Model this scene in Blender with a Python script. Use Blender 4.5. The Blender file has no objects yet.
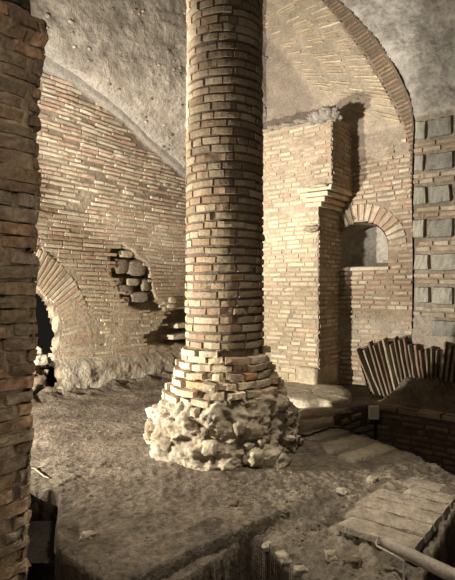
import bpy, math, random
from mathutils import Vector, noise
random.seed(7)
C = bpy.context.scene.collection
F = 500.0; CX, CY = 227.5, 290.0; EYE = 1.6
V3 = Vector
E1 = V3((0.62, 0.785, 0)).normalized()      # along the left wall, away from the viewer
E2 = V3((E1.y, -E1.x, 0))                   # along the back wall, towards the right
UP = V3((0, 0, 1))
CAM = V3((0, 0, EYE))

def ray(px, py): return V3(((px-CX)/F, 1.0, (CY-py)/F))
def fbm(x, y, z=0.0, o=4):
    return noise.fractal(V3((x, y, z)), 1.0, 2.0, o)
def sm(a, b, x):
    t = max(0.0, min(1.0, (x-a)/(b-a))); return t*t*(3-2*t)
def lerp(a, b, t): return a+(b-a)*t
def interp(tab, x):
    if x <= tab[0][0]: return tab[0][1]
    for (a, b), (c, d) in zip(tab, tab[1:]):
        if x <= c: return b+(d-b)*(x-a)/(c-a)
    return tab[-1][1]
def inside(p, poly):
    x, y = p; r = False; n = len(poly)
    for i in range(n):
        x1, y1 = poly[i]; x2, y2 = poly[i-1]
        if (y1 > y) != (y2 > y) and x < (x2-x1)*(y-y1)/(y2-y1)+x1: r = not r
    return r
def pdist(p, poly, closed=True):
    best = 1e9; n = len(poly); q = V3((p[0], p[1], 0))
    for i in range(n if closed else n-1):
        a = V3((poly[i][0], poly[i][1], 0)); b = V3((poly[(i+1) % n][0], poly[(i+1) % n][1], 0)); d = b-a
        t = max(0, min(1, (q-a).dot(d)/max(d.dot(d), 1e-9)))
        best = min(best, (a+d*t-q).length)
    return best
def sdist(p, poly):
    d = pdist(p, poly); return -d if inside(p, poly) else d

# ------------------------------------------------------------------ materials
def mat(name, rough=0.95, nscale=9.0, bump=0.5, bscale=40.0, var=0.35, dist=0.01, fine=0.3):
    m = bpy.data.materials.new(name); m.use_nodes = True
    nt = m.node_tree; N = nt.nodes; L = nt.links
    b = N['Principled BSDF']; b.inputs['Roughness'].default_value = rough
    b.inputs['Specular IOR Level'].default_value = 0.12
    at = N.new('ShaderNodeAttribute'); at.attribute_name = 'Col'
    tc = N.new('ShaderNodeTexCoord')
    n1 = N.new('ShaderNodeTexNoise'); n1.inputs['Scale'].default_value = nscale; n1.inputs['Detail'].default_value = 6; n1.inputs['Roughness'].default_value = 0.65
    n2 = N.new('ShaderNodeTexNoise'); n2.inputs['Scale'].default_value = bscale; n2.inputs['Detail'].default_value = 5; n2.inputs['Roughness'].default_value = 0.7
    n3 = N.new('ShaderNodeTexVoronoi'); n3.inputs['Scale'].default_value = bscale*0.6
    for n in (n1, n2, n3): L.new(tc.outputs['Object'], n.inputs['Vector'])
    r1 = N.new('ShaderNodeMapRange'); r1.inputs['From Min'].default_value = 0.3; r1.inputs['From Max'].default_value = 0.7
    r1.inputs['To Min'].default_value = 1-var; r1.inputs['To Max'].default_value = 1+var*0.6
    L.new(n1.outputs['Fac'], r1.inputs['Value'])
    r2 = N.new('ShaderNodeMapRange'); r2.inputs['From Min'].default_value = 0.3; r2.inputs['From Max'].default_value = 0.7
    r2.inputs['To Min'].default_value = 1-fine; r2.inputs['To Max'].default_value = 1+fine*0.7
    L.new(n2.outputs['Fac'], r2.inputs['Value'])
    mu = N.new('ShaderNodeMath'); mu.operation = 'MULTIPLY'
    L.new(r1.outputs[0], mu.inputs[0]); L.new(r2.outputs[0], mu.inputs[1])
    vm = N.new('ShaderNodeVectorMath'); vm.operation = 'SCALE'
    L.new(at.outputs['Color'], vm.inputs[0]); L.new(mu.outputs[0], vm.inputs['Scale'])
    L.new(vm.outputs[0], b.inputs['Base Color'])
    ad = N.new('ShaderNodeMath'); ad.operation = 'MULTIPLY_ADD'; ad.inputs[1].default_value = 0.35
    L.new(n3.outputs['Distance'], ad.inputs[0]); L.new(n2.outputs['Fac'], ad.inputs[2])
    bp = N.new('ShaderNodeBump'); bp.inputs['Strength'].default_value = bump; bp.inputs['Distance'].default_value = dist
    L.new(ad.outputs[0], bp.inputs['Height']); L.new(bp.outputs['Normal'], b.inputs['Normal'])
    return m
M_BRICK = mat('old_brick', nscale=7, bump=0.7, bscale=45, var=0.25, dist=0.012)
M_MORTAR = mat('old_mortar', nscale=5, bump=0.9, bscale=30, var=0.25, dist=0.02)
M_PLASTER = mat('rough_plaster', nscale=2.2, bump=1.0, bscale=16, var=0.22, dist=0.04, fine=0.28)
M_EARTH = mat('dusty_earth', nscale=2.6, bump=1.0, bscale=26, var=0.5, dist=0.035, fine=0.5)
M_ROCK = mat('rubble_rock', nscale=6, bump=1.0, bscale=28, var=0.35, dist=0.03)
M_METAL = mat('dull_metal', rough=0.5, nscale=8, bump=0.3, bscale=40, var=0.3, dist=0.004)
M_ERODED = mat('eroded_brick', nscale=11, bump=1.0, bscale=34, var=.5, dist=.02, fine=.45)
M_SMOOTH = mat('smooth_plastic', rough=0.6, nscale=4, bump=0.1, bscale=30, var=0.05, dist=0.002, fine=0.05)

# ------------------------------------------------------------------ mesh builder
class MB:
    def __init__(s): s.v = []; s.f = []; s.c = []
    def grid(s, pts, cols, nu, nv, closed=False, flip=False):
        o = len(s.v); s.v += pts; s.c += cols
        for j in range(nv-1):
            for i in range(nu if closed else nu-1):
                i2 = (i+1) % nu
                q = (o+j*nu+i, o+j*nu+i2, o+(j+1)*nu+i2, o+(j+1)*nu+i)
                s.f.append(q[::-1] if flip else q)
    def box(s, p, a, b, c, col, jit=0.0):      # p corner, a b c edge vectors
        o = len(s.v)
        for k in range(8):
            q = p+a*(k & 1)+b*((k >> 1) & 1)+c*((k >> 2) & 1)
            if jit: q = q+V3([random.uniform(-jit, jit) for _ in range(3)])
            s.v.append(q); s.c.append(col)
        for q in ((0, 2, 3, 1), (4, 5, 7, 6), (0, 1, 5, 4), (2, 6, 7, 3), (0, 4, 6, 2), (1, 3, 7, 5)):
            s.f.append(tuple(o+i for i in q))
    def tube(s, path, r, col, n=10):
        rings = []
        for i, p in enumerate(path):
            d = (path[min(i+1, len(path)-1)]-path[max(i-1, 0)]).normalized()
            a = d.orthogonal().normalized() if abs(d.z) > .95 else d.cross(UP).normalized(); b = a.cross(d)
            rr = r[i] if isinstance(r, (list, tuple)) else r
            o = len(s.v)
            for k in range(n):
                t = 2*math.pi*k/n
                s.v.append(p+(a*math.cos(t)+b*math.sin(t))*rr); s.c.append(col)
            rings.append(o)
        for o, q in zip(rings, rings[1:]):
            for k in range(n): s.f.append((o+k, o+(k+1) % n, q+(k+1) % n, q+k))
        s.f.append(tuple(rings[0]+k for k in range(n))); s.f.append(tuple(rings[-1]+k for k in reversed(range(n))))
    def rock(s, c, size, seed, col, rough=0.25, sub=3, bx=0.6, rz=0.0, colvar=0.15):
        import bmesh
        bm = bmesh.new(); bmesh.ops.create_icosphere(bm, subdivisions=sub, radius=1.0)
        o = len(s.v); cz, sz = math.cos(rz), math.sin(rz)
        for v in bm.verts:
            n = v.co.copy()
            q = V3([math.copysign(abs(t)**bx, t) for t in n])            # boxier
            q = q*(1+rough*noise.fractal(n*1.3+V3((seed*3.1, seed, 0)), 1, 2, 5))
            q = V3((q.x*size[0], q.y*size[1], q.z*size[2]))
            q = V3((q.x*cz-q.y*sz, q.x*sz+q.y*cz, q.z))
            s.v.append(c+q)
            k = 1+colvar*noise.noise(n*2+V3((seed, 0, 0)))
            s.c.append(tuple(t*k for t in col))
        for f in bm.faces: s.f.append(tuple(o+v.index for v in f.verts))
        bm.free()
    def qbrick(s, S, q, h, col, base=-0.02, nx=5, wv=0.35, tilt=0.0, ed=.08, ex=.03, jit=.006):
        """a brick on surface S from the corners q = (c00, c10, c11, c01) in S's own u, v"""
        xs = [0, ex]+[(i+1)/(nx-1) for i in range(nx-2)]+[1-ex, 1]; ys = [0, ed, .5, 1-ed, 1]
        sd = random.random()*50; e = h*0.45; chip = random.random()
        o = len(s.v); nu = len(xs)
        for j, y in enumerate(ys):
            for i, x in enumerate(xs):
                u = lerp(lerp(q[0][0], q[1][0], x), lerp(q[3][0], q[2][0], x), y)
                v = lerp(lerp(q[0][1], q[1][1], x), lerp(q[3][1], q[2][1], x), y)
                edge = i in (0, nu-1) or j in (0, 4)
                if edge: w = base
                else:
                    w = h*(1-wv*abs(noise.noise(V3((u*9+sd, v*9, sd))))*2)+tilt*(y-.5)
                    if j in (1, 3) or i in (1, nu-2): w -= e*random.random()*0.6
                    if chip < .12 and x > .7: w -= h*1.0
                    if chip > .9 and x < .3: w -= h*.9
                du = jit*noise.noise(V3((u*15, v*15, sd))); dv = jit*noise.noise(V3((u*15, v*15, sd+9)))
                s.v.append(S(u+du, v+dv, w))
                k = random.uniform(.93, 1.07)*(0.8 if edge else 1.0)
                s.c.append(tuple(t*k for t in col))
        for j in range(4):
            for i in range(nu-1):
                s.f.append((o+j*nu+i, o+j*nu+i+1, o+(j+1)*nu+i+1, o+(j+1)*nu+i))
    def build(s, name, m, parent=None, smooth=None):
        if smooth is None: smooth = m is not M_BRICK
        me = bpy.data.meshes.new(name); me.from_pydata([tuple(v) for v in s.v], [], s.f)
        me.materials.append(m)
        a = me.color_attributes.new('Col', 'FLOAT_COLOR', 'POINT')
        a.data.foreach_set('color', [x for c in s.c for x in (c[0], c[1], c[2], 1.0)])
        if smooth: me.polygons.foreach_set('use_smooth', [True]*len(me.polygons))
        me.update(); o = bpy.data.objects.new(name, me); C.objects.link(o)
        if parent:
            o.parent = parent; o.matrix_parent_inverse = parent.matrix_basis.inverted()
        return o
def tag(o, label=None, cat=None, group=None, kind=None):
    if label: o['label'] = label
    if cat: o['category'] = cat
    if group: o['group'] = group
    if kind: o['kind'] = kind
    return o
def thing(name, loc, label, cat, group=None):
    o = bpy.data.objects.new(name, None); o.location = loc; C.objects.link(o)
    bpy.context.view_layer.update()
    return tag(o, label, cat, group)
def plane_surf(O, u, n):
    f = lambda a, b, w=0.0: O+u*a+UP*b+n*w
    f.O, f.u, f.n = O, u, n
    def inv(px, py):                            # where the sight line meets the plane, in its own u, v
        d = ray(px, py); k = (O-CAM).dot(n)/d.dot(n); P = CAM+d*k
        return ((P-O).dot(u), P.z-O.z)
    f.inv = inv
    return f

PAL_WARM = [(.50, .41, .29), (.46, .37, .26), (.53, .45, .33), (.43, .34, .24), (.48, .36, .26), (.56, .48, .36), (.43, .30, .21), (.40, .32, .23)]
PAL_COL = [(.46, .37, .25), (.43, .34, .23), (.50, .41, .28), (.40, .31, .21), (.45, .33, .22), (.53, .44, .31), (.38, .27, .18), (.35, .27, .19)]
PAL_PALE = [(.58, .49, .34), (.55, .45, .31), (.62, .53, .38), (.50, .41, .28), (.56, .42, .29), (.48, .38, .26)]
PAL_DARK = [(.22, .16, .10), (.27, .19, .12), (.19, .14, .10), (.30, .20, .13), (.24, .19, .14)]
def pick(pal, k=1.0):
    c = random.choice(pal); k *= random.uniform(.85, 1.13); return (c[0]*k, c[1]*k, c[2]*k)

def courses(mb, S, u0, u1, v0, v1, pitch, ln, style, gap=.014, wob=.012, slope=0.0, per=False, tl=.004):
    """rows of bricks; style(u, v) gives None or (height, palette, brightness)"""
    n = int((v1-v0)/pitch)
    off = 0
    for j in range(n):
        v = v0+j*pitch
        u = u0-(0 if per else random.uniform(0, ln)); jv = random.uniform(-.006, .006)
        if per: off += random.uniform(.3, .7)*ln; u = u0+off; end = u+(u1-u0)
        else: end = u1
        vt = random.uniform(.0, .012)
        while u < end-(.05 if per else 0):
            L = ln*random.uniform(.55, 1.35)
            if per and end-(u+L) < .09: L = end-u
            um = u+L/2
            f = lambda uu: v+jv+slope*uu+wob*noise.noise(V3((uu*.9, v*1.3, 3.3)))*2+.004*random.uniform(-1, 1)
            a0, a1 = f(u), f(u+L); t = pitch-gap*random.uniform(.7, 1.6)-vt
            ua, ub = (u, u+L) if per else (max(u, u0), min(u+L, u1))
            st = style(um, a0+t/2) if ub-ua > .04 else None
            if st:
                h, pal, br = st
                g = gap*random.uniform(.3, .8)
                mb.qbrick(S, ((ua+g, a0), (ub-g*.3, a1), (ub-g*.3, a1+t), (ua+g, a0+t)), max(.002, h*random.uniform(.55, 1.5)), pick(pal, br), tilt=random.uniform(-tl, tl))
            u += L

def sheet(mb, S, u0, u1, v0, v1, step, fn, flip=False):
    """backing skin: fn(u, v) gives None (hole) or (w, colour)"""
    nu = int((u1-u0)/step)+2; nv = int((v1-v0)/step)+2
    idx = {}
    for j in range(nv):
        for i in range(nu):
            u = u0+(u1-u0)*i/(nu-1); v = v0+(v1-v0)*j/(nv-1)
            r = fn(u, v)
            if r is None: continue
            idx[i, j] = len(mb.v); mb.v.append(S(u, v, r[0])); mb.c.append(r[1])
    for j in range(nv-1):
        for i in range(nu-1):
            k = [idx.get(t) for t in ((i, j), (i+1, j), (i+1, j+1), (i, j+1))]
            if None not in k: mb.f.append(tuple(k[::-1] if flip else k))
def mul(c, k): return (c[0]*k, c[1]*k, c[2]*k)
def mix(a, b, t): return tuple(x+(y-x)*t for x, y in zip(a, b))

MORT = (.27, .215, .155); MORT_D = (.17, .13, .092); GREY = (.40, .36, .305); BROWN = (.34, .28, .21); TAN = (.47, .39, .285)

# ================================================================== LEFT WALL
A = V3((-2.54, 7.6, 0)); SL = 3.54; CORNER = A+E1*SL
WL = plane_surf(A, E1, E2)
zL = [(-2.2, 4.7), (-1, 4.95), (-.25, 5.0), (.3, 4.93), (.745, 4.79), (1.3, 4.60), (1.85, 4.31), (2.3, 4.12), (2.8, 3.92), (3.54, 3.55)]
hole1 = [WL.inv(*p) for p in ((113, 250), (122, 246), (131, 250), (137, 257), (146, 264), (152, 272), (152, 290), (157, 300), (165, 304), (163, 310), (150, 311), (135, 306), (123, 302), (120, 288), (113, 275))]
hole2 = [WL.inv(*p) for p in ((195, 309), (176, 311), (166, 314), (163, 324), (158, 330), (146, 338), (146, 343), (160, 344), (195, 344))]
gate = [WL.inv(*p) for p in ((-40, 280), (30, 283), (42, 296), (50, 308), (55, 326), (55, 344), (52, 356), (58, 368), (57, 405), (-40, 420))]
footer = lambda u: .50+.05*noise.noise(V3((u*1.5, 7, 0)))-.05*u
arcc = WL.inv(-5, 352)
def vous_l(u, v):
    r = math.hypot(u-arcc[0], v-arcc[1]); return r
R_IN = vous_l(*WL.inv(56, 320)); R_OUT = vous_l(*WL.inv(84, 296))
def wl_skin(u, v):
    top = interp(zL, u)
    if v > top+.06: return None
    n = fbm(u*2, v*2, 5)
    w = -.004+.009*n; c = mix(MORT, TAN, .45+.6*fbm(u*1.2, v*1.6, 11))
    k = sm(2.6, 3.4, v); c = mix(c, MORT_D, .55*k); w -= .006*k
    d = top-v
    if d < .22: c = mix(GREY, c, sm(.12, .22, d)); w += .05*sm(.22, .08, d)
    d1 = sdist((u, v), hole1)
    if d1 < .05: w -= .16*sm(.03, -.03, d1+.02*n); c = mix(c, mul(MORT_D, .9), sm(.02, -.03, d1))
    d2 = sdist((u, v), hole2)
    if d2 < .05: w -= .38*sm(.03, -.03, d2+.03*n)
    d3 = sdist((u, v), gate)
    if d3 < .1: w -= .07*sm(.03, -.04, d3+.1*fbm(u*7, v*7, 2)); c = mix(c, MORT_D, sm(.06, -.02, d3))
    if d3 < -.035 and v > -.1: return None
    # smooth smeared patch low down
    k = sm(.45, .6, v)*sm(1.5, 1.15, v)
    if k > 0: w += .010*k; c = mix(c, TAN, .6*k)
    return (w, mul(c, 1+.12*n))
def wl_style(u, v):
    top = interp(zL, u)-.14+.05*noise.noise(V3((u*4, 1, 1)))
    if v > top or v < footer(u)-.03: return None
    if sdist((u, v), hole1) < .03 or sdist((u, v), hole2) < .03 or sdist((u, v), gate) < .06: return None
    r = vous_l(u, v)
    if r < R_OUT and u < 1.0 and v > .75: return None
    n = fbm(u*.9, v*.9, 20)
    smear = sm(1.35, 1.1, v+.2*n)
    if smear > .6 and random.random() < .15: return None
    h = lerp(.006+.018*sm(2.4, 3.4, v), .014, smear)
    if v > 3 and fbm(u*3, v*9, 44) > .38: return None
    if n > .42 and v < 3.6: return None
    return (h+.004*n, PAL_WARM if v > 1.9 or random.random() < .4 else PAL_PALE, 1.0+.12*n)
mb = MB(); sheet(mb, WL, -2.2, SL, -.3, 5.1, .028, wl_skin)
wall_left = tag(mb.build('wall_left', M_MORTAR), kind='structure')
mb = MB(); courses(mb, WL, -2.2, SL, .4, 5.0, .068, .34, wl_style, gap=.013, wob=.02, slope=-.004)
for k in range(34):                             # voussoirs of the relieving arch over the dark opening
    t0 = math.radians(-14+k*3.1); t1 = t0+math.radians(2.5)
    def P(r, t): return (arcc[0]+r*math.cos(t), arcc[1]+r*math.sin(t))
    ri = R_IN+random.uniform(.02, .09); ro = R_OUT-random.uniform(0, .03)
    if P(ri, t0)[0] > -1.6: mb.qbrick(WL, (P(ri, t0), P(ro, t0), P(ro, t1), P(ri, t1)), .011, pick(PAL_WARM, 1.0))
mb.build('brickwork', M_BRICK, wall_left)
# rubble footing
mb = MB()
def foot(u, v, w): return WL(u, v, w)
def foot_skin(u, v):
    if sdist((u, v), gate) < -.04: return None
    f = footer(u); n = fbm(u*3, v*4, 31)
    if v > f+.1: return None
    k = sm(f+.1, f-.05, v)
    return ((.10+.10*(1-v/.6))*k-.03+.035*n*k, mul(mix((.52, .47, .38), (.36, .30, .22), .5+.6*fbm(u*2.5, v*5, 8)), 1))
sheet(mb, foot, -2.2, SL, -.1, .72, .022, foot_skin)
mb.build('rubble_footing', M_ROCK, wall_left)
# exposed tuff stones in the hole
for i, (px, py, sx, sz, col) in enumerate([(128, 254, .15, .055, (.50, .42, .28)), (122, 266, .17, .11, (.30, .25, .19)), (138, 268, .22, .12, (.30, .25, .19)), (119, 281, .12, .06, (.27, .22, .16)), (134, 282, .15, .06, (.44, .37, .25)), (147, 285, .10, .10, (.26, .22, .16)),
                                           (126, 290, .19, .085, (.31, .26, .19)), (141, 297, .2, .09, (.32, .27, .2)), (126, 300, .12, .05, (.33, .27, .19)), (172, 300, .10, .055, (.55, .47, .33)), (171, 306, .12, .035, (.58, .49, .34))]):
    u, v = WL.inv(px, py); mb = MB(); mb.rock(WL(u, v, -.06 if i < 9 else .0), (sx*.95, .05, sz*1.08), i+3, col, rough=.2, bx=.45, rz=math.atan2(E1.y, E1.x))
    mb.build('tuff_stone', M_ROCK, wall_left)
for i, (px, py, L) in enumerate([(182, 325, .55), (180, 336, .8)]):
    u, v = WL.inv(px, py); mb = MB(); mb.qbrick(WL, ((u-L*.3, v-.06), (u+L*.6, v-.065), (u+L*.6, v+.05), (u-L*.3, v+.04)), .05, (.60, .53, .40), base=-.3)
    mb.build('ledge_brick', M_BRICK, wall_left)

# ================================================================== BACK WALL (niche wall)
Q0 = V3((1.92, 8.59, 0)); WB = plane_surf(Q0, E2, -E1)
def uB(px, py=290): return WB.inv(px, py)
ring_in = [uB(*p) for p in ((235, 12), (265, 36), (282, 52), (295, 70), (310, 88), (322, 106), (330, 130))]
ring_out = [uB(*p) for p in ((290, -38), (321, -2), (343, 24), (365, 55), (382, 82), (399, 113), (409, 145), (411, 170))]
nl, nr = uB(335)[0], uB(388)[0]; nz0 = uB(388, 266)[1]; nc = (nl+nr)/2; nR = (nr-nl)/2; nzs = uB(362, 248)[1]
def in_niche(u, v, e=0.0):
    if abs(u-nc) > nR+e or v < nz0-e: return False
    if v < nzs: return True
    return ((u-nc)/(nR+e))**2+((v-nzs)/(nR*.92+e))**2 < 1
def resamp(line, n):
    L = [0]
    for a, b in zip(line, line[1:]): L.append(L[-1]+math.hypot(a[0]-b[0], a[1]-b[1]))
    out = []
    for k in range(n):
        d = L[-1]*k/(n-1)
        out.append((interp([(l, p[0]) for l, p in zip(L, line)], d), interp([(l, p[1]) for l, p in zip(L, line)], d)))
    return out
RI = resamp(ring_in, 60); RO = resamp(ring_out, 60)
ringpoly = ring_in+ring_out[::-1]
Zpl = lambda u: 3.72+.12*noise.noise(V3((u*3, 0, 9)))
def wb_skin(u, v):
    if in_niche(u, v, -.005): return None
    n = fbm(u*2, v*2, 55)
    c = mix(MORT, (.34, .27, .20), .5+.5*n); w = -.006+.007*n
    if v > Zpl(u):
        c = mix((.38, .31, .25), BROWN, .5+.6*fbm(u*1.5, v*1.5, 60)); w += .03+.015*fbm(u*4, v*4, 3)
        d = sdist((u, v), ringpoly)
        if d < .05 and v > 4.2: w += .03*sm(.03, -.03, d); c = mix(c, (.50, .42, .31), sm(.03, -.05, d)*.7)
    k = sm(1.25, 1.05, v+.1*n)*sm(-.6, -.2, u)                 # lime smears low down
    c = mix(c, (.46, .42, .35), k*.7*sm(.5, .8, v)); w += .006*k
    return (w, mul(c, 1+.15*n))
def wb_style(u, v):
    if in_niche(u, v, .33) and v > nzs-.12: return None
    if in_niche(u, v, .03): return None
    n = fbm(u*1.7, v*1.7, 77)
    if v > Zpl(u)+.05:
        if 3.7 < v < 4.75 and 0 < u < 1.3 and fbm(u*3, v*5, 12)+.5*(4.0-v) > .22: return (.055, PAL_WARM, 1.05)
        return None
    if .75 < v < 1.25 and n > .1: return None
    return (.017, PAL_WARM, .98+.1*n)
mb = MB(); sheet(mb, WB, -2.95, 1.75, -.4, 7.4, .03, wb_skin, flip=False)
wall_back = tag(mb.build('wall_back', M_MORTAR), kind='structure')
mb = MB(); courses(mb, WB, -2.9, 1.7, 0, 4.6, .08, .25, wb_style, gap=.018, wob=.02, slope=0.015)
# bricks of the big arch, showing through the render coat
for k in range(0, 50):
    a, b = RI[k], RO[k]
    dx, dy = RI[k+1][0]-a[0], RI[k+1][1]-a[1]
    for seg in range(3):
        if random.random() < .3: continue
        r0 = (0, .36, .68)[seg]+random.uniform(0, .1); r1 = min(1.0, r0+random.uniform(.16, .36))
        if seg == 2: r1 = 1.0
        if seg == 0 and random.random() < .3: continue
        p = (lerp(a[0], b[0], r0), lerp(a[1], b[1], r0)); q = (lerp(a[0], b[0], r1), lerp(a[1], b[1], r1))
        t = .5
        ex, ey = dx*t, dy*t
        fx, fy = (RO[k+1][0]-b[0])*t, (RO[k+1][1]-b[1])*t
        mb.qbrick(WB, ((p[0], p[1]), (q[0], q[1]), (q[0]+fx, q[1]+fy), (p[0]+ex, p[1]+ey)), .085, pick(PAL_PALE, 1.15), base=.02, wv=.15)
mb.build('brickwork', M_BRICK, wall_back)
# niche
mb = MB(); n = 28; dep = .62; ring = []
for k in range(n+1):
    t = math.pi*k/n; ring.append((nc+nR*math.cos(t), nzs+nR*.92*math.sin(t)))
prof = [(nr, nz0)]+[(nr, lerp(nz0, nzs, .5))]+ring+[(nl, lerp(nz0, nzs, .5)), (nl, nz0)]
pts, cols = [], []
for w in (.0, -.14, -.28, -dep):
    for (u, v) in prof: pts.append(WB(u, v, w)); cols.append((.36, .30, .22))
mb.grid(pts, cols, len(prof), 4, closed=True)
def nb(u, v):
    if not in_niche(u, v, .03): return None
    return (-dep+.10+.03*fbm(u*5, v*5, 2)-.1*(1-((u-nc)/nR)**2)+.0, mul((.46, .42, .35), 1+.2*fbm(u*4, v*4)))
sheet(mb, WB, nl-.05, nr+.05, nz0-.05, nzs+nR+.05, .02, nb)
mb.build('niche_recess', M_PLASTER, wall_back)
mb = MB()
for k in range(19):
    t0 = math.radians(-8+k*10.2); t1 = t0+math.radians(7.8)
    def P(r, t): return (nc+r*math.cos(t), nzs+r*.95*math.sin(t))
    mb.qbrick(WB, (P(nR+.01, t0), P(nR+.31, t0), P(nR+.31, t1), P(nR+.01, t1)), .022, pick(PAL_WARM, 1.02))
mb.build('niche_arch', M_BRICK, wall_back)
mb = MB(); mb.box(WB(nl-.02, nz0-.06, -.3), E2*(nr-nl+.04), -E1*.34, UP*.05, (.62, .54, .42), .004)
mb.build('niche_sill', M_BRICK, wall_back, smooth=False)

# corner vault web
TW = 8.0
bLt = [(3.55, 0), (3.92, .74), (4.12, 1.24), (4.31, 1.69), (4.60, 2.24), (4.79, 2.8), (4.93, 3.24), (5.0, 3.7), (5.3, 4.3), (5.8, 4.9), (6.6, 5.6), (8.0, 6.6)]
aWt = [(3.55, 0), (3.9, .5), (4.3, 1.1), (4.8, 1.36), (8, 1.42)]
mb = MB(); nu, nv = 170, 130; pts = []; cols = []
for j in range(nv):
    z = 3.55+(7.6-3.55)*j/(nv-1); b = interp(bLt, z); a = interp(aWt, z)
    for i in range(nu):
        q = i/(nu-1); s_ = 1-.12*math.sin(q*math.pi)
        p = CORNER-E1*b*(1-q)*s_+E2*a*q*s_+UP*z
        n1 = fbm(p.x*1.6, p.y*1.6, p.z*1.6); n2 = fbm(p.x*6, p.y*6, p.z*6)
        d = (E2-E1).normalized(); p = p+d*(.05*n1+.022*n2+.03)
        p = p+UP*(.0)
        c = mix((.27, .23, .18), (.43, .375, .305), .5+.8*n1); c = mul(c, 1+.35*n2)
        zz = interp(zL, SL-b*(1-q)) if q < .3 else 9
        band = 1-sm(.07, .15, (p.z-zz) + q*b*.0) if q < .3 else 0
        dd = ((p-A).dot(E2))
        g = sm(.16, .07, dd) if q < .5 else 0
        c = mix(c, mul(GREY, 1.05), g)
        pts.append(p); cols.append(c)
mb.grid(pts, cols, nu, nv)
ceil_mb = MB()
def ceil(u, v, w): return V3((u, v, 7.5+w))
sheet(ceil_mb, ceil, -7, 6, .3, 12, .25, lambda u, v: (.12*fbm(u, v, 3), (.34, .29, .22)))
ceiling = tag(ceil_mb.build('ceiling', M_PLASTER), kind='structure')
mb.build('vault_web', M_PLASTER, ceiling)
# pebbles sticking out of the vault concrete
mb = MB()
wp_ = [p for p in pts if p.y > 1]
for i in range(420):
    p = random.choice(wp_)
    c = random.choice([(.42, .37, .30), (.24, .20, .16), (.30, .25, .19), (.5, .45, .37)])
    r = random.uniform(.008, .03)*random.uniform(.6, 1.3)
    mb.rock(p, (r*1.5, r, r*.8), i, c, sub=1, rz=random.random()*3)
p_ = mb.build('aggregate_pebbles', M_ROCK, ceiling); p_['kind'] = 'stuff'

# ================================================================== RIGHT WALL (arch wall)
OFF = .5
WR = plane_surf(Q0-E1*OFF, E2, -E1)
archR = [WR.inv(*p) for p in ((300, -45), (322, -20), (338, 0), (353, 13), (366, 27), (378, 40), (388, 55), (397, 69), (405, 85), (411, 98), (414, 112), (415, 128), (414, 150), (413, 200), (414, 260), (413, 330), (412, 420))]
edge_u = lambda v: interp(sorted([(p[1], p[0]) for p in archR]), v)
ZG = WR.inv(430, 112)[1]
def wr_skin(u, v):
    e = edge_u(v)+.02*noise.noise(V3((v*6, 2, 2)))
    if u < e-.02: return None
    n = fbm(u*1.6, v*1.6, 91); n2 = fbm(u*5, v*5, 92)
    if v > ZG-.05*(u-1.2)+.03*n2:
        w = .05+.05*n+.025*n2-.03*sm(.1, 0, u-e); c = mix((.50, .47, .41), (.32, .29, .25), .45+.8*n2)
    else: w = -.008+.007*n2; c = mix(MORT, GREY, .25+.4*n)
    if v < 1.15+.15*n: w += .03; c = mix(c, (.40, .35, .28), .7)
    return (w, mul(c, 1+.15*n))
mb = MB(); sheet(mb, WR, -1.5, 3.4, -.5, 7.4, .028, wr_skin)
# intrados of the arch: strip from the wall's edge back to the niche wall
back_line = [(p[0], p[1]) for p in ring_out]+[uB(411, 200), uB(412, 260), uB(412, 330), uB(412, 420)]
nS = 150; fr = resamp(archR, nS); bk = resamp(back_line, nS)
pts, cols = [], []
for j in range(7):
    t = j/6
    for i in range(nS):
        p = WR(fr[i][0]-.01, fr[i][1], .03)*(1-t)+WB(bk[i][0], bk[i][1], -.03)*t
        p = p+V3((0, 0, .015*noise.noise(V3((i*.3, t*3, 1)))))
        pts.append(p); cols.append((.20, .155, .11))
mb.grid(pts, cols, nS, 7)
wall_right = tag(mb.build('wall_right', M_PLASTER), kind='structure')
# intrados bricks
def SI(a, r, w):                                # a along the arch, r front (0) to back (1)
    x = max(0, min(.9999, a))*(nS-1); i = int(x); f = x-i; i2 = min(i+1, nS-1)
    P = WR(lerp(fr[i][0], fr[i2][0], f), lerp(fr[i][1], fr[i2][1], f), .03); Q = WB(lerp(bk[i][0], bk[i2][0], f), lerp(bk[i][1], bk[i2][1], f), 0)
    p = P*(1-r)+Q*r
    tan = (WR(*fr[min(i+2, nS-1)], 0)-WR(*fr[max(i-2, 0)], 0)).normalized()
    nn = tan.cross((Q-P)).normalized()
    if nn.dot(CAM-p) < 0: nn = -nn
    return p+nn*w
mb = MB(); a = 0.0
while a < .60:
    t = .0085
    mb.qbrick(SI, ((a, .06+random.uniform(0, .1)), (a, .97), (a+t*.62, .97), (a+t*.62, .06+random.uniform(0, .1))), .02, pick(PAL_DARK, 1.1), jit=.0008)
    a += t
mb.build('arch_soffit', M_BRICK, wall_right)
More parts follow.
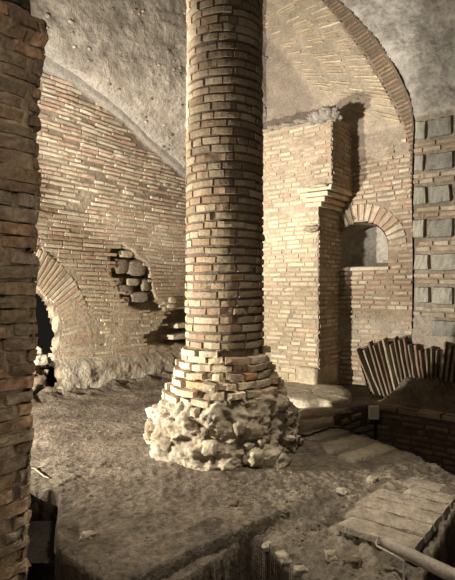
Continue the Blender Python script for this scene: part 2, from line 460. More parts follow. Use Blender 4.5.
# banded brick and grey tuff blocks
mb = MB(); rows = []
z = -.2; k = 0
while z < ZG-.05:
    if k % 2 == 0:
        nb_ = 2
        for q in range(nb_): rows.append((z, .075, 'b')); z += .08
    else:
        hh = random.uniform(.27, .32); rows.append((z, hh, 't')); z += hh+.015
    k += 1
for (z, hh, kind) in rows:
    u = .9
    while u < 3.4:
        L = random.uniform(.18, .36) if kind == 'b' else random.uniform(.30, .42)
        e = edge_u(z+hh/2); u0 = max(u, e+.0); u1 = u+L-.018
        zz = z-.03*(u-1.35)
        if u1-u0 > .07 and z+hh < ZG-.02 and not (z < 1.0 and random.random() < .4):
            if kind == 'b':
                if random.random() > .06: mb.qbrick(WR, ((u0, zz), (u1, zz-.01), (u1, zz+hh-.018), (u0, zz+hh-.018)), .018, pick(PAL_WARM, .9))
            else:
                g = random.uniform(.85, 1.2); c = random.choice([(.34, .325, .275), (.40, .375, .31), (.30, .285, .24)])
                i0, i1, i2, i3 = [random.uniform(.0, .028) for _ in range(4)]
                mb.qbrick(WR, ((u0+i0, zz+i1), (u1-i1, zz+i2), (u1-i2, zz+hh-.02-i3), (u0+i3, zz+hh-.02-i0)), .06, mul(c, g), nx=7, wv=.2, ed=.06)
        u += L
mb.build('brick_and_block_facing', M_BRICK, wall_right)

# ================================================================== PILASTER
PC = V3((1.456, 8.0, 0)); PW = 1.75; PD = .78
root = thing('brick_pilaster', PC-E2*.8+E1*.3, 'tall pale brick pilaster with a corbelled top, standing left of the small arched niche', 'pilaster')
SF = plane_surf(PC-E2*PW, E2, -E1); SS = plane_surf(PC, E1, E2)
ZC = 2.93; ZT = 4.36
def side_strip(mb, w, z0, z1, ou, of, pal, br, h=.016, skin=True):
    """front and right faces of a block pushed out by ou to the right"""
    F_ = plane_surf(PC-E2*w+V3((0, 0, 0)), E2, -E1); F2 = lambda a, b, c=0.: F_(a, b, c+of)
    S2 = lambda a, b, c=0.: SS(a-of, b, c+ou)
    return F2, S2
mb = MB(); mm = MB()
F2, S2 = side_strip(mb, PW, 0, 0, 0, 0, None, 1)
fs = lambda u, v: (.006*fbm(u*3, v*3), mul(mix(MORT, TAN, .6), 1+.2*fbm(u*2, v*2, 4)))
sheet(mm, F2, 0, PW, .28, ZC+.1, .04, fs); sheet(mm, S2, 0, PD, -.1, ZC+.1, .04, fs)
st = lambda u, v: (.016, PAL_PALE, 1.0+.1*fbm(u, v, 2))
courses(mb, F2, 0, PW, .3, ZC, .076, .25, st, gap=.014, wob=.012, slope=.004)
courses(mb, S2, -.005, PD, .3, ZC, .076, .25, st, gap=.014, wob=.01)
b_ = mm.build('core', M_MORTAR, root); mb.build('shaft_brickwork', M_BRICK, root)
mb = MB()
steps = 4
for k in range(steps):                          # corbel courses stepping outwards
    ou = .24*(k+1)/steps; z0 = ZC+.085*k
    mb.box(PC-E2*(.22+.05*k)+UP*z0+E1*PD, E2*(.22+.05*k+ou), -E1*(PD+.035), UP*.066, pick(PAL_PALE, 1.08), .008)
    mb.box(PC-E2*.2+UP*(z0+.06)+E1*PD, E2*(.2+ou-.04), -E1*(PD), UP*.03, MORT_D, .003)
mb.build('corbel', M_BRICK, root, smooth=False)
zb = ZC+.085*steps
mb = MB(); mm = MB()
F3 = lambda a, b, c=0.: (PC-E2*PW)+E2*a+UP*b-E1*(c+.0); S3 = lambda a, b, c=0.: PC+E1*a+UP*b+E2*(c+.23)
topz = lambda u: ZT-.05*(u/PW)+.04*noise.noise(V3((u*5, 0, 3)))
sheet(mm, F3, 0, PW+.23, ZC, ZT+.1, .035, lambda u, v: (fs(u, v) if v < topz(u)+.03 and not (v < zb and u > PW-.1) else None))
sheet(mm, S3, 0, PD, zb-.02, ZT, .035, fs)
st2 = lambda u, v: (.016, PAL_WARM, 1.02) if v < topz(u) and not (v < zb and u > PW-.24) else None
courses(mb, F3, 0, PW+.23, ZC+.005, ZT, .076, .25, st2, gap=.014, wob=.012)
courses(mb, S3, -.005, PD, zb, ZT, .076, .25, lambda u, v: (.016, PAL_WARM, .9), gap=.014, wob=.01)
mm.build('upper_core', M_MORTAR, root); mb.build('upper_brickwork', M_BRICK, root)
mb = MB()                                       # lump of grey mortar on the top corner
for i in range(9):
    t = i/8; mb.rock(PC+E2*(lerp(-.12, .25, t)) + E1*random.uniform(0, .1)+UP*(ZT-.02+random.uniform(-.03, .06)), (.1, .1, random.uniform(.06, .11)), i, (.36, .32, .265), rough=.45, sub=3)
for i in range(14):
    t = i/13; mb.rock(PC+E2*(lerp(-PW, -.1, t)) + E1*.05+UP*(ZT+.0+random.uniform(-.02, .03)), (.12, .08, .035), i+20, (.33, .28, .22), rough=.4, sub=2)
mb.build('mortar_cap', M_ROCK, root)
# base: one squared block at the corner, broad slabs beside it
mb = MB(); mb.rock(PC-E2*.17+E1*.32+UP*.2-E1*.02, (.19, .40, .16), 5, (.62, .53, .38), rough=.03, bx=.25, sub=4, rz=math.atan2(E2.y, E2.x), colvar=.1)
mb.build('base_block', M_ROCK, root)
mb = MB(); FB = lambda a, b, c=0.: PC-E2*PW+E2*a+UP*b-E1*(c+.03)
sheet(mb, FB, 0, PW-.3, -.1, .34, .03, lambda u, v: (.008*fbm(u*4, v*4), (.46, .39, .28)))
for (z0, z1) in ((.0, .1), (.115, .23), (.245, .31)):
    u = 0
    while u < PW-.4:
        L = random.uniform(.3, .6); mb.qbrick(FB, ((u, z0), (min(u+L, PW-.38)-.012, z0), (min(u+L, PW-.38)-.012, z1), (u, z1)), .025, pick(PAL_PALE, 1.05)); u += L
mb.build('base_course', M_BRICK, root)
mb = MB(); uu, vv = SF.inv(313, 229)
mb.rock(SF(uu, vv, .03), (.13, .11, .05), 4, (.38, .31, .22), rough=.45, rz=-.6); mb.rock(SF(uu+.02, vv+.05, .0), (.11, .06, .03), 9, (.6, .52, .38), rough=.4, rz=-.6)
mb.build('broken_bracket', M_ROCK, root)
mb = MB(); uu, vv = SF.inv(322, 186)
mb.rock(SF(uu-.03, vv-.01, .02), (.16, .09, .022), 14, (.5, .43, .31), rough=.3, rz=-.66); mb.build('projecting_brick', M_ROCK, root)

# ================================================================== FLOOR
def fl(px, py, z=0.0):
    d = ray(px, py); k = (z-EYE)/d.z; return (d.x*k, d.y*k)
pitR = [fl(337, 427), fl(356, 434), fl(378, 441), fl(415, 455), fl(455, 475), (2.05, 4.2), (1.82, 3.86), (1.22, 3.02), (.98, 2.62), (.9, 2.2), (5, 2.2), (5.1, 4.6), (2.94, 6.25), (2.23, 6.91), (fl(372, 407)[0]+.02, fl(372, 407)[1]+.1), (fl(352, 411)[0]-.03, fl(352, 411)[1]+.09), (fl(340, 418)[0]-.06, fl(340, 418)[1]+.05)]
pitF = [fl(247, 527), fl(266, 538), fl(316, 582), (.6, 2.4), (-.55, 2.4), fl(166, 582), fl(224, 549)]
pitL = [fl(24, 492), fl(60, 492), fl(54, 548), fl(80, 566), (-.64, 2.70), (-.55, 2.2), (-1.6, 2.2), (-1.7, 3.9)]
slabedge = [(-1.05, 2.45), fl(130, 580), fl(205, 545), fl(250, 524), fl(285, 509)]
pa, pb = V3((*slabedge[1], 0)), V3((*slabedge[4], 0))
def hfloor(x, y):
    n1 = fbm(x*.8, y*.8, 1); n2 = fbm(x*4, y*4, 2); n3 = fbm(x*14, y*14, 7)
    h = .02*n1+.014*n2+.009*n3
    # lower, broken ground in front of the old mortar slab
    d = (pb-pa).normalized(); q = V3((x, y, 0))-pa; s = q.x*d.y-q.y*d.x; al = q.dot(d); L = (pb-pa).length
    s += .012*n2
    low = sm(-.004, .02, s)
    if al > L: low = sm(.0, .10, s-(al-L)*.05)*sm(L+.9, L, al)
    h -= .055*low
    if al < L: h -= .10*math.exp(-((s-.014)/.010)**2)*sm(L, L-.25, al)
    if low > 0: h += low*(.02*n2+.012*n3)
    # rough ground to the front right
    rr = sm(.1, .5, x)*sm(4.6, 3.8, y)
    h += rr*(.018*n2+.012*n3)
    # ridge along the slab
    e = pdist((x, y), [fl(100, 566), fl(150, 546), fl(190, 530), fl(214, 519)], False)
    if e < .1: h += .012*math.exp(-(e/.016)**2)
    for (bx, by), r, k in ((fl(75, 535), .13, -.045), (fl(67, 547), .05, .025), (fl(95, 550), .10, .035), (fl(70, 530), .07, -.03), (fl(102, 552), .05, -.03)):
        q2 = ((x-bx)**2+(y-by)**2)/(r*r)
        if q2 < 6: h += k*math.exp(-q2)*(1+n2)
    # dust mound in front of the tile fan, dust against the walls
    g = ((x-2.25)/.55)**2+((y-6.95)/.25)**2
    k = (V3((x, y, 0))-V3((2.15, 6.80, 0))).dot(E1)
    along = (V3((x, y, 0))-V3((2.15, 6.8, 0))).dot(E2)
    if k > -.02 and along > -.25: h += .36*sm(.05, .6, k)*sm(-.25, .15, along)*(1+.2*n2)
    w = (V3((x, y, 0))-A).dot(E2)
    h += .08*sm(.5, .1, w)*(1+n2)
    c = ((x+.02)**2+(y-5.2)**2)**.5; h += .03*sm(1.15, .75, c)
    m1 = .018*n2+.010*n3
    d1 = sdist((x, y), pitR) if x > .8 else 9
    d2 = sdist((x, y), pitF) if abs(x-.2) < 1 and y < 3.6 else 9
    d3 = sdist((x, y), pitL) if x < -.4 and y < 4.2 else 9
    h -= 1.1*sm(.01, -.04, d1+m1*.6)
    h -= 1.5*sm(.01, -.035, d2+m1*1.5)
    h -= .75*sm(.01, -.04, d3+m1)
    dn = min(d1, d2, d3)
    return h, n1, n2, n3, dn, low
mb = MB()
def floor_rect(x0, x1, y0, y1, st):
    nu = int((x1-x0)/st)+1; nv = int((y1-y0)/st)+1; pts = []; cols = []
    for j in range(nv):
        for i in range(nu):
            x = x0+(x1-x0)*i/(nu-1); y = y0+(y1-y0)*j/(nv-1)
            h, n1, n2, n3, dn, low = hfloor(x, y)
            c = mix((.135, .108, .079), (.235, .195, .147), .5+.7*n1+.35*n2)
            c = mul(c, 1+.25*n3)
            rr = sm(.1, .5, x)*sm(4.6, 3.8, y)
            c = mix(c, (.29, .25, .19), .65*rr)
            c = mix(c, (.10, .072, .05), .92*sm(.014, -.012, dn))  # shade painted into the pit sides and bottoms so the voids read black
            pts.append(V3((x, y, h))); cols.append(c)
    mb.grid(pts, cols, nu, nv)
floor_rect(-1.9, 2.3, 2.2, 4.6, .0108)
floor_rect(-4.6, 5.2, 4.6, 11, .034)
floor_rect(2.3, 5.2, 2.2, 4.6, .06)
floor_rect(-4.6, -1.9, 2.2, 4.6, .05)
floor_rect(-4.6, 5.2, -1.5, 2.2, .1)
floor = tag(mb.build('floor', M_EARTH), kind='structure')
# brick lining of the sunken pit
WP = plane_surf(V3((2.15, 6.80, 0)), E2, -E1)
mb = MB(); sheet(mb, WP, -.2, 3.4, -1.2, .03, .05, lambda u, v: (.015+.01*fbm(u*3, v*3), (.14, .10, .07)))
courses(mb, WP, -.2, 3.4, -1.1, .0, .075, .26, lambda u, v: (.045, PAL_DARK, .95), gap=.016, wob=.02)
u = -.2
while u < 3.3:
    L = random.uniform(.25, .42)
    mb.box(WP(u, -.03+random.uniform(-.01, .012), -.22), E2*(L-.02), -E1*(.28+random.uniform(-.02, .02)), UP*.055, pick(PAL_COL, .8), .008); u += L
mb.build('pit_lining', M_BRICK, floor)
a_, b_ = V3((*fl(338, 419), 0)), V3((*fl(376, 406), 0)); mid = (a_+b_)/2+V3((-.07, .1, 0))
def SPc(u, v, w):
    p = a_*(1-u)**2+mid*2*u*(1-u)+b_*u*u; d = ((mid-a_)*(1-u)+(b_-mid)*u).normalized(); n = V3((d.y, -d.x, 0))
    return p+n*w+UP*v
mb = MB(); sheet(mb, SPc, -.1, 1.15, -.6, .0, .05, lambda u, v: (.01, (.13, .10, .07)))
for r in range(6):
    u = -.1+random.uniform(0, .2)
    while u < 1.1:
        L = random.uniform(.25, .45); z0 = -.1-r*.1
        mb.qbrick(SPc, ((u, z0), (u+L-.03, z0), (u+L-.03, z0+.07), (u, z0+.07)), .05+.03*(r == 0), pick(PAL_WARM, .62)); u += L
mb.build('curved_kerb', M_BRICK, floor)
# worn paving slabs set in the floor beside the pit
mb = MB()
SFl = lambda x, y, w: V3((x, y, w))
for (p0, p1, p2, p3) in [((298, 410), (344, 404), (352, 411), (300, 419)), ((296, 421), (334, 417), (335, 424), (300, 432)), ((303, 434), (338, 427), (352, 433), (306, 444)),
                         ((318, 445), (356, 435), (374, 441), (328, 455)), ((336, 457), (378, 443), (398, 450), (352, 464))]:
    P4 = [fl(*p) for p in (p3, p2, p1, p0)]
    mb.qbrick(SFl, P4, .028, mul((.33, .28, .20), random.uniform(.9, 1.1)), base=-.02, nx=8, wv=.5)
mb.build('paving_slab', M_ROCK, floor)

# ================================================================== COLUMN
AX = V3((-.03, 5.2, 0))
col = thing('brick_column', AX, 'tall round column of thin bricks on a flaring rubble base in the middle of the floor', 'column')
R0 = .392
def rad(z):
    return R0+.012*math.sin(z*1.1)*.5
def SC(u, v, w):
    t = u/R0; r = rad(v)+w+.005*noise.noise(V3((math.cos(t)*2, math.sin(t)*2, v*2)))
    return AX+V3((math.cos(t)*r, math.sin(t)*r, v))
CIRC = 2*math.pi*R0
mb = MB(); sheet(mb, SC, 0, CIRC, .85, 7.6, .05, lambda u, v: (-.005+.003*fbm(u*5, v*5), mul(MORT_D, 1+.2*fbm(u*3, v*3))))
mb.build('mortar_core', M_MORTAR, col)
mb = MB()
def cstyle(u, v):
    return (.012 if random.random() > .03 else .026, PAL_COL, .92 if random.random() > .05 else 1.2)
courses(mb, SC, 0, CIRC, 1.03, 7.55, .083, .22, cstyle, gap=.010, wob=.012, per=True, tl=.0015)
mb.build('shaft', M_BRICK, col)
mb = MB()                                       # ragged courses widening into the base
rows = [(.985, .425), (.925, .44), (.855, .47), (.78, .50), (.70, .545), (.62, .585), (.55, .60)]
for z, R in rows:
    def SR(u, v, w, R=R): return AX+V3((math.cos(u)*(R+w), math.sin(u)*(R+w), v))
    t = random.random()
    e = t+2*math.pi
    while t < e-.1:
        L = random.uniform(.3, .62)*.5/R*.9
        if random.random() > .10:
            o = random.uniform(-.035, .045); dz = random.uniform(-.012, .012)
            def SQ(u, v, w, R=R, o=o): return AX+V3((math.cos(u)*(R+w+o), math.sin(u)*(R+w+o), v))
            mb.qbrick(SQ, ((t, z-.036+dz), (t+L-.04, z-.036-dz), (t+L-.04, z+.03-dz), (t, z+.03+dz)), .015, pick(PAL_PALE if random.random() < .93 else [(.50, .29, .16)], 1.0), base=-.16, wv=.6)
        t += L
# mortar between these courses
n_ = 72; pts = []; cols = []
for j in range(24):
    z = .45+(1.02-.45)*j/23; Rb = interp([(.45, .54), (.62, .53), (.78, .455), (.92, .40), (1.02, .375)], z)
    for i in range(n_):
        t = 2*math.pi*i/n_; rr = Rb+.05*fbm(math.cos(t)*3, math.sin(t)*3, z*6)
        pts.append(AX+V3((math.cos(t)*rr, math.sin(t)*rr, z))); cols.append((.30, .24, .17))
mb.grid(pts, cols, n_, 24, closed=True)
mb.build('flared_courses', M_BRICK, col)
mb = MB(); n_ = 300; pts = []; cols = []; nr_ = 100
for j in range(nr_):
    s_ = j/(nr_-1)
    z = interp([(0, -.1), (.12, .0), (.6, .38), (.85, .55), (1, .60)], s_)
    Rb = interp([(0, .82), (.12, .79), (.35, .76), (.6, .70), (.85, .60), (1, .40)], s_)
    for i in range(n_):
        t = 2*math.pi*i/n_; cx, sy = math.cos(t), math.sin(t)
        n1 = fbm(cx*1.7, sy*1.7, z*2.4, 3); n2 = fbm(cx*4.5, sy*4.5, z*7, 7)
        cell = noise.cell(V3((cx*4+9, sy*4+9, z*5))) if hasattr(noise, 'cell') else 0
        rr = Rb*(1+.10*n1)+.085*n2
        pts.append(AX+V3((cx*rr, sy*rr, z+.05*n1+.03*n2)))
        cols.append(mul(mix((.27, .215, .15), (.53, .46, .345), .5+.9*n2+.3*n1), 1))
mb.grid(pts, cols, n_, nr_, closed=True)
for i in range(34):
    t = random.uniform(0, 2*math.pi); z = random.uniform(.05, .5); R = interp([(0, .78), (.38, .70), (.55, .62)], z)
    s1 = random.uniform(.04, .10)
    mb.rock(AX+V3((math.cos(t)*R, math.sin(t)*R, z)), (s1, s1*.8, s1*random.uniform(.5, .9)), i, mul(random.choice([(.56, .49, .36), (.40, .33, .23), (.30, .25, .18), (.60, .54, .42)]), 1), rough=.3, rz=t, sub=3)
mb.build('rubble_base', M_ROCK, col)

# ================================================================== NEAR LEFT PILLAR
K = V3((-.865, 2.36, 0))
pil = thing('brick_pillar', K-E1*.35-E2*.35, 'rough weathered brick pillar in half shadow, cut off by the left edge of the photo, nearest of all', 'pillar')
edge_off = lambda z: interp([(0, -.05), (.6, -.035), (1.2, -.016), (1.9, -.010), (2.5, .0), (2.74, .012), (2.78, .03), (2.86, .03), (2.88, -.03), (3.2, -.04)], z)
def PE(a, z, w):         # rounded square section: a in 0..4 faces; corner at a=1
    f = int(a) % 4; t = a-int(a); half = .36
    dirs = [(E1, E2), (-E2, E1), (-E1, -E2), (E2, -E1)]; d, n = dirs[f]
    cen = K-E1*half-E2*half
    hw = half+edge_off(z)
    rg = .02*fbm(a*2.2, z*5, 40)+.014*fbm(a*9, z*16, 41)+.006*fbm(a*30, z*40, 42)
    p = cen+d*((t-.5)*2*hw)+n*(hw)
    e = max(0, abs(t-.5)-.44)/.06
    return p+n*(w+rg-.03*e*e)+UP*z
mb = MB(); nA, nZ = 160, 260; pts = []; cols = []
for j in range(nZ):
    z = -.4+3.8*j/(nZ-1)
    for i in range(nA):
        a = 4*i/nA; n1 = fbm(a*3, z*3, 50)
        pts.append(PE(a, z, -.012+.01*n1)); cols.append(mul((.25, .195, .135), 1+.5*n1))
mb.grid(pts, cols, nA, nZ, closed=True)
mb.build('mortar_core', M_MORTAR, pil)
mb = MB(); z = -.1
while z < 3.15:
    hh = random.uniform(.04, .062) if z < 2.74 or z > 2.86 else .1
    lim = 2.86
    a = random.uniform(0, .4)
    a0 = a
    while a < a0+4-.06:
        L = random.uniform(.30, .62); zc = z+.02*noise.noise(V3((a, z*3, 0)))
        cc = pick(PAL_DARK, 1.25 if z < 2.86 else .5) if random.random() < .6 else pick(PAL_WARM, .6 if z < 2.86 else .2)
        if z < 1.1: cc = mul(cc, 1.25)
        if random.random() > .01:
            # keep each brick on one face
            if int(a) != int(a+L): L = math.floor(a)+1-a+.001 if math.floor(a)+1-a > .05 else L
            x0, x1 = a+.02, a+L-.02
            if int(x0) == int(x1): mb.qbrick(PE, ((x0, zc), (x1, zc+random.uniform(-.008, .008)), (x1, zc+hh), (x0, zc+hh)), random.uniform(.004, .018), cc, nx=8, wv=1.0, ed=.05)
        a += L
    z += hh+random.uniform(.006, .014)
mb.build('brickwork', M_ERODED, pil, smooth=False)

# ================================================================== TILE FAN
tops = [(356, 349), (362, 345), (368, 343), (373, 341), (378.5, 341), (384, 340), (389, 339), (394, 338), (399, 338), (404, 339), (409, 340), (415, 342), (420, 345), (426, 346), (432, 346), (438, 345), (444, 344), (450, 345), (457, 344), (464, 344), (471, 345)]
bots = [(374, 393), (379, 393), (383, 392), (387, 391), (391, 390), (395, 388), (399, 386), (403, 384), (406.5, 381), (410, 378), (414, 374), (419, 372), (423, 372), (428, 374), (432, 377), (436, 382), (440, 388), (445, 390), (451, 391), (457, 391), (463, 392)]
FQ = Q0-E1*.63; WF = plane_surf(FQ, E2, -E1)
fan = thing('brick_arch', V3((2.35, 7.25, .3)), 'fan of thin bricks set on edge above the sunken pit, springing from the dust', 'brick arch')
ft = [WF.inv(*p) for p in tops]; fb = [WF.inv(*p) for p in bots]
l0 = (ft[0][0]-.02, ft[0][1]); l1 = (fb[0][0]-.03, fb[0][1]-.3)
mb = MB()
def fan_bed(u, v):
    top = interp(ft, u)-.05
    left = l1[0]+(l0[0]-l1[0])*(v-l1[1])/(l0[1]-l1[1])
    if v > top+.03 or u < left: return None
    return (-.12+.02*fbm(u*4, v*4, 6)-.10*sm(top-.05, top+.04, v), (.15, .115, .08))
sheet(mb, WF, l0[0]-.1, ft[-1][0]+.3, .0, 1.1, .02, fan_bed)
path = [(lerp(l1[0], l0[0], t/8)-.01, lerp(l1[1], l0[1], t/8)-.02) for t in range(9)]+[(p[0], p[1]-.05) for p in ft[1:]]+[(ft[-1][0]+.5, ft[-1][1]-.05)]
path = resamp(path, 60); pp, cc = [], []
for w in (-.10, -.2, -.35, -.6):
    for (u, v) in path:
        n1 = fbm(u*6, v*6, w*6); pp.append(WF(u+.01*n1, v+.03*n1+.1*(-w-.1), w)); cc.append(mul((.36, .31, .24), 1+.3*n1))
mb.grid(pp, cc, 60, 4)
mb.build('mortar_bed', M_MORTAR, fan)
for i, (a, b) in enumerate(zip(tops, bots)):
    ta, tb = WF.inv(*a), WF.inv(*b); d = V3((ta[0]-tb[0], ta[1]-tb[1], 0)).normalized(); s = V3((d.y, -d.x, 0))
    wt = .018*random.uniform(.6, 1.2); wb_ = .015
    tb = (tb[0]-d.x*.1, tb[1]-d.y*.1); r_ = random.uniform(-.09, .04); ta = (ta[0]+d.x*r_+random.uniform(-.012, .012), ta[1]+d.y*r_)
    q = ((tb[0]-s.x*wb_, tb[1]-s.y*wb_), (ta[0]-s.x*wt, ta[1]-s.y*wt), (ta[0]+s.x*wt, ta[1]+s.y*wt), (tb[0]+s.x*wb_, tb[1]+s.y*wb_))
    mb = MB(); mb.qbrick(WF, q, random.uniform(.02, .05), pick(PAL_WARM, random.uniform(.45, .75)), base=-.14, nx=6, ed=.12)
    mb.build('brick', M_BRICK, fan)

# ================================================================== SLAB AT PILASTER FOOT
mb = MB(); out = [fl(*p, z=.09) for p in ((268, 386), (285, 382), (318, 383), (343, 386), (352, 393), (350, 399), (335, 403), (322, 401), (306, 402), (290, 399), (274, 396))]
n_ = len(out); cen = V3((sum(p[0] for p in out)/n_, sum(p[1] for p in out)/n_, 0)); loop = resamp(out+[out[0]], 80)[:-1]; pts = []; cols = []
for sc, z in ((1.02, -.02), (1.0, .04), (1.0, .075), (.97, .095), (.8, .10), (.6, .10), (.4, .10), (.2, .10), (.02, .10)):
    for (x, y) in loop:
        q = cen+(V3((x, y, 0))-cen)*sc; n1 = fbm(x*5, y*5, z*20)
        pts.append(V3((q.x+.02*n1, q.y+.02*n1, z+.012*fbm(q.x*5, q.y*5, 3)))); cols.append(mul((.58, .51, .39), 1+.3*n1))
mb.grid(pts, cols, len(loop), 9, closed=True)
tag(mb.build('stone_slab', M_ROCK), 'worn flat stone slab with a broken rim lying at the foot of the pilaster', 'stone slab')

# ================================================================== TILE STEP (right front)
RT = V3((1.735, 3.80, 0)); step_ = thing('tile_masonry', RT-E1*.4-E2*.3, 'low masonry edge topped with flat wide tiles beside the sunken pit, lower right', 'masonry')
mb = MB(); ST = lambda a, b, w: RT-E1*a-E2*b+UP*w
mb.box(ST(-.35, .0, -.55), -E1*1.30, -E2*.36, UP*.53, (.12, .09, .065), .006)
mb.build('core', M_MORTAR, step_, smooth=False)
WS = plane_surf(RT+E1*.35+E2*.01, -E1, E2)
mb = MB(); courses(mb, WS, 0, 1.45, -.5, -.03, .075, .2, lambda u, v: (.02, PAL_DARK, 1.25), gap=.02)
mb.build('edge_brickwork', M_BRICK, step_)
lens_ = [.42, .50, .54, .56, .55, .52]
for k in range(6):
    mb = MB(); a0 = -.20+k*.198; L = lens_[k]
    h = .04+random.uniform(-.003, .003)
    mb.qbrick(lambda b, a, w: ST(a, b, w), ((-.015, a0+.184), (L, a0+.184+random.uniform(-.006, .006)), (L-.03, a0), (-.015, a0)), h, mul((.40, .34, .26), random.uniform(.92, 1.08)), base=-.01, nx=10, wv=.12, ed=.03, ex=.02)
    mb.build('tile', M_ROCK, step_, smooth=False)
mb = MB(); mb.box(ST(-.1, -.28, -.55), -E1*1.1, E2*.08*-1, UP*.33, (.24, .19, .13), .01)
mb.build('lower_step', M_ROCK, step_, smooth=False)

# ================================================================== POLE WITH BRACKET
def wp(px, py, Y): d = ray(px, py); return CAM+d*Y
p0, p1 = wp(381, 541, 2.98), wp(475, 586, 2.62)
pole = thing('pole', p0, 'weathered grey round pole lying across a thin bent metal bracket, lower right', 'pole')
mb = MB(); path = [p0.lerp(p1, t/14)+UP*.004*noise.noise(V3((t*.7, 0, 0))) for t in range(15)]
mb.tube(path, [.020, .034]+[.037+.001*math.sin(i) for i in range(13)], (.33, .29, .23), n=18)
mb.build('shaft', M_METAL, pole)
q0 = wp(377, 546, 2.93); q1 = wp(404, 561, 2.80)
gz = hfloor(q1.x, q1.y)[0]
mb = MB(); pts_ = [wp(379, 537, 2.98), wp(376, 543, 2.96), q0, q0.lerp(q1, .5), q1.lerp(q0, .06), q1+UP*-.012, V3((q1.x, q1.y, gz-.05))]
mb.tube(pts_, .0065, (.42, .37, .30), n=8)
mb.build('bracket', M_METAL, pole)

# ================================================================== SMALL THINGS
mb = MB(); pth = []
cp = [(290, 436), (297, 438), (305, 439), (314, 437), (322, 434), (330, 431), (338, 431), (347, 433), (356, 435.5), (366, 438), (376, 441)]
for (a, b) in zip(cp, cp[1:]):
    for t in (0, .5):
        x, y = fl(lerp(a[0], b[0], t), lerp(a[1], b[1], t)); pth.append(V3((x, y, hfloor(x, y)[0]+.035 if x > .9 else hfloor(x, y)[0]+.014)))
mb.tube(pth, .011, (.012, .012, .012), n=8)
tag(mb.build('cable', M_SMOOTH), 'thin black cable snaking over the floor from the column base to the pit', 'cable')
jb = thing('junction_box', wp(377, 440, 6.55), 'small white box on a dark thin post at the rim of the sunken pit', 'junction box')
mb = MB(); c0 = wp(374.5, 413, 6.5); w_, h_ = .062, .085
mb.box(c0+V3((-w_, -.0, -h_)), V3((2*w_, 0, 0)), V3((0, .06, 0)), V3((0, 0, 2*h_)), (.62, .60, .52)); mb.build('box', M_SMOOTH, jb, smooth=False)
mb = MB(); mb.box(c0+V3((-w_+.008, -.008, -h_+.008)), V3((2*w_-.016, 0, 0)), V3((0, .008, 0)), V3((0, 0, 2*h_-.016)), (.68, .66, .58)); mb.build('lid', M_SMOOTH, jb, smooth=False)
mb = MB(); mb.tube([c0+V3((.03, .08, .09)), c0+V3((.03, .08, -1.2))], .014, (.04, .035, .03)); mb.build('post', M_METAL, jb)
mb = MB(); tw = [fl(28, 470), fl(34, 470), fl(39, 474), (fl(44, 478)), fl(49, 480)]
mb.tube([V3((x, y, hfloor(x, y)[0]+.012)) for x, y in tw], [.007, .009, .007, .006, .003], (.45, .38, .27), n=6)
tw2 = [fl(34, 470), fl(37, 468), fl(42, 469)]
mb.tube([V3((x, y, hfloor(x, y)[0]+.014)) for x, y in tw2], [.005, .004, .002], (.45, .38, .27), n=6)
tag(mb.build('twig', M_ROCK), 'dry pale forked twig on the floor beside the near pillar', 'twig')
bx = MB(); o = V3((-1.50, 3.28, -.75)); bx.box(o, V3((.42, 0, 0)), V3((-.05, .6, 0)), V3((0, 0, .56)), (.05, .042, .035), .008)
tag(bx.build('dark_block', M_ROCK, smooth=False), 'dark squared block sunk in the trench beside the near pillar', 'block')
# rubble in the dark opening of the left wall
stones = [((45, 352), .09, 'rounded pale'), ((50, 362), .10, 'pale'), ((42, 372), .11, 'brownish'), ((54, 374), .07, 'small pale'), ((46, 384), .12, 'brownish'), ((54, 389), .09, 'dusty'), ((38, 392), .12, 'dusty')]
labs = ['pale rounded stone on top of the rubble in the dark wall opening', 'pale jutting stone just below the topmost one in the dark wall opening', 'brownish stone nearest the pillar edge, halfway down the opening rubble',
        'small pale stone against the ragged edge of the wall opening', 'larger brownish stone low in the rubble of the wall opening', 'dusty stone at the bottom of the opening beside the wall footing', 'dusty stone at the bottom of the opening beside the near pillar']
for i, ((px, py), r, _) in enumerate(stones):
    u, v = WL.inv(px, py); mb = MB(); mb.rock(WL(u, v, -.30), (r*1.3, r, r*.8), i+60, [(.50, .44, .34), (.55, .49, .38), (.30, .24, .17), (.50, .44, .33), (.28, .22, .15), (.36, .30, .22), (.33, .27, .19)][i], rough=.45, rz=i)
    tag(mb.build('rubble_stone', M_ROCK), labs[i], 'stone', 'rubble stones in the wall opening')
mb = MB()
for i in range(60):
    u, v = WL.inv(random.uniform(30, 58), random.uniform(345, 400)); r = random.uniform(.03, .07)
    mb.rock(WL(u, v, -.62+random.uniform(-.06, .04)), (r*1.3, r, r), i+200, mul((.26, .21, .15), random.uniform(.6, 1.6)), rough=.5, sub=2)
tag(mb.build('rubble_fill', M_ROCK), 'heap of small dark rubble filling the opening behind the stones', 'rubble', kind='stuff')
# loose stones on the floor
loose = [(88, 536, .035, 'small stone by the hollow in the floor near the dark trench'), (234, 505, .03, 'small dark stone on the floor before the column base'), (343, 491, .035, 'brown pebble on rough ground left of the tiled masonry'),
         (268, 543, .028, 'pale stone at the corner rim of the front trench'), (283, 556, .034, 'pale lumpy stone along the right rim of the front trench'), (300, 568, .03, 'pale stone on the trench rim nearest the bottom edge'),
         (331, 553, .035, 'rough brown stone between front trench and grey pole'), (352, 562, .035, 'dark lump of earth and stone below the end of the grey pole'), (372, 482, .04, 'stone chip on the floor above the tiled masonry'),
         (276, 466, .08, 'light wedge-shaped stone on the right foot of the column base'), (262, 388, .05, 'white broken stone on the floor between column and pilaster')]
for i, (px, py, r, lab) in enumerate(loose):
    x, y = fl(px, py, -.03 if py > 530 else 0); mb = MB(); z = hfloor(x, y)[0]
    if z < -.3: z = -.08
    mb.rock(V3((x, y, z+r*.3)), (r*1.4, r, r*.75), i+90, (.46, .40, .30) if i not in (1, 7) else (.18, .14, .1), rough=.5, rz=i*1.3)
    tag(mb.build('loose_stone', M_ROCK), lab, 'stone')
mb = MB()
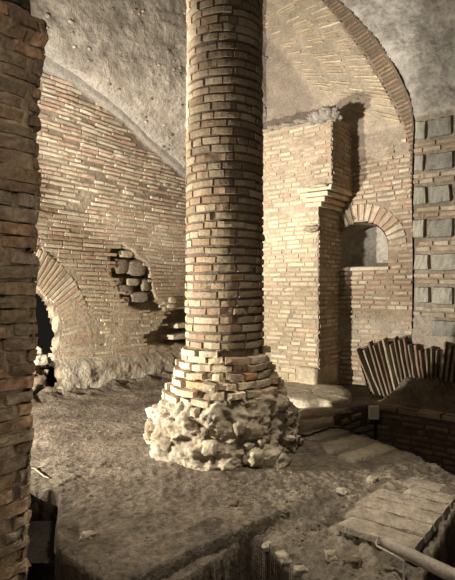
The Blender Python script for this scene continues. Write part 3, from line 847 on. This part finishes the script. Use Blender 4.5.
for i in range(700):
    k = random.random()
    if k < .75: px, py = random.uniform(225, 420), random.uniform(470, 580)
    else: px, py = random.uniform(50, 330), random.uniform(400, 575)
    x, y = fl(px, py); h = hfloor(x, y)
    if h[0] < -.3 or h[4] < .03 or math.hypot(x+.03, y-5.2) < .95 or (-.1 < (V3((x, y, 0))-V3((1.735, 3.8, 0))).dot(-E2) < .62 and y < 4.15): continue
    r = random.uniform(.003, .009) if k < .75 else random.uniform(.003, .008)
    mb.rock(V3((x, y, h[0]+r*.3)), (r*1.4, r, r*.8), i, mul((.24, .20, .145), random.uniform(.6, 1.5)), rough=.4, sub=1, rz=i)
tag(mb.build('gravel', M_ROCK), 'scattered grit and gravel on the dusty floor', 'gravel', kind='stuff')

# ================================================================== LIGHT
def spot(name, loc, target, power, size, col, angle=120, blend=.6):
    l = bpy.data.lights.new(name, 'SPOT'); l.energy = power; l.color = col; l.shadow_soft_size = size; l.spot_size = math.radians(angle); l.spot_blend = blend
    o = bpy.data.objects.new(name, l); o.location = loc; o.rotation_euler = (V3(target)-V3(loc)).to_track_quat('-Z', 'Y').to_euler(); C.objects.link(o); return o
def area(name, loc, target, power, size, col):
    l = bpy.data.lights.new(name, 'AREA'); l.energy = power; l.color = col; l.size = size
    o = bpy.data.objects.new(name, l); o.location = loc; o.rotation_euler = (V3(target)-V3(loc)).to_track_quat('-Z', 'Y').to_euler(); C.objects.link(o); return o
WARM = (1.0, .915, .79)
spot('floodlight', (-4.15, 4.05, .9), (.42, 8.1, .6), 2600, .06, WARM, 124, 1.0)
spot('vault_lamp', (-2.4, 4.3, 2.7), (.3, 9.0, 5.3), 1100, .12, (1, .94, .85), 82, .45)
spot('pillar_fill', (2.3, 2.7, .7), (-1.0, 2.2, 1.4), 95, .35, (1, .86, .68), 56, .8)  # added fill from out of view, brightens only the near pillar's face
spot('overhead_fill', (.5, 3.7, 4.6), (.5, 3.2, 0), 600, .3, (1, .89, .75), 62, .8)  # added fill above the frame, lifts the foreground floor but not upright pit faces
area('front_fill', (-.4, .2, 2.7), (1.3, 6, .2), 24, .8, (1, .84, .66))  # added soft fill from the camera side, opens up the pit and fan shadows
w = bpy.data.worlds.new('World'); bpy.context.scene.world = w; w.use_nodes = True
w.node_tree.nodes['Background'].inputs[0].default_value = (.9, .8, .65, 1); w.node_tree.nodes['Background'].inputs[1].default_value = .012

# ================================================================== CAMERA
cam = bpy.data.cameras.new('camera'); co = bpy.data.objects.new('camera', cam); C.objects.link(co)
co.location = CAM; co.rotation_euler = (math.pi/2, 0, 0); cam.sensor_fit = 'AUTO'; cam.sensor_width = 36; cam.lens = 36*F/580
cam.clip_start = .05; cam.clip_end = 100
sc = bpy.context.scene; sc.camera = co
sc.view_settings.view_transform = 'Standard'; sc.view_settings.look = 'None'; sc.view_settings.exposure = 0.25; sc.view_settings.gamma = 1.0
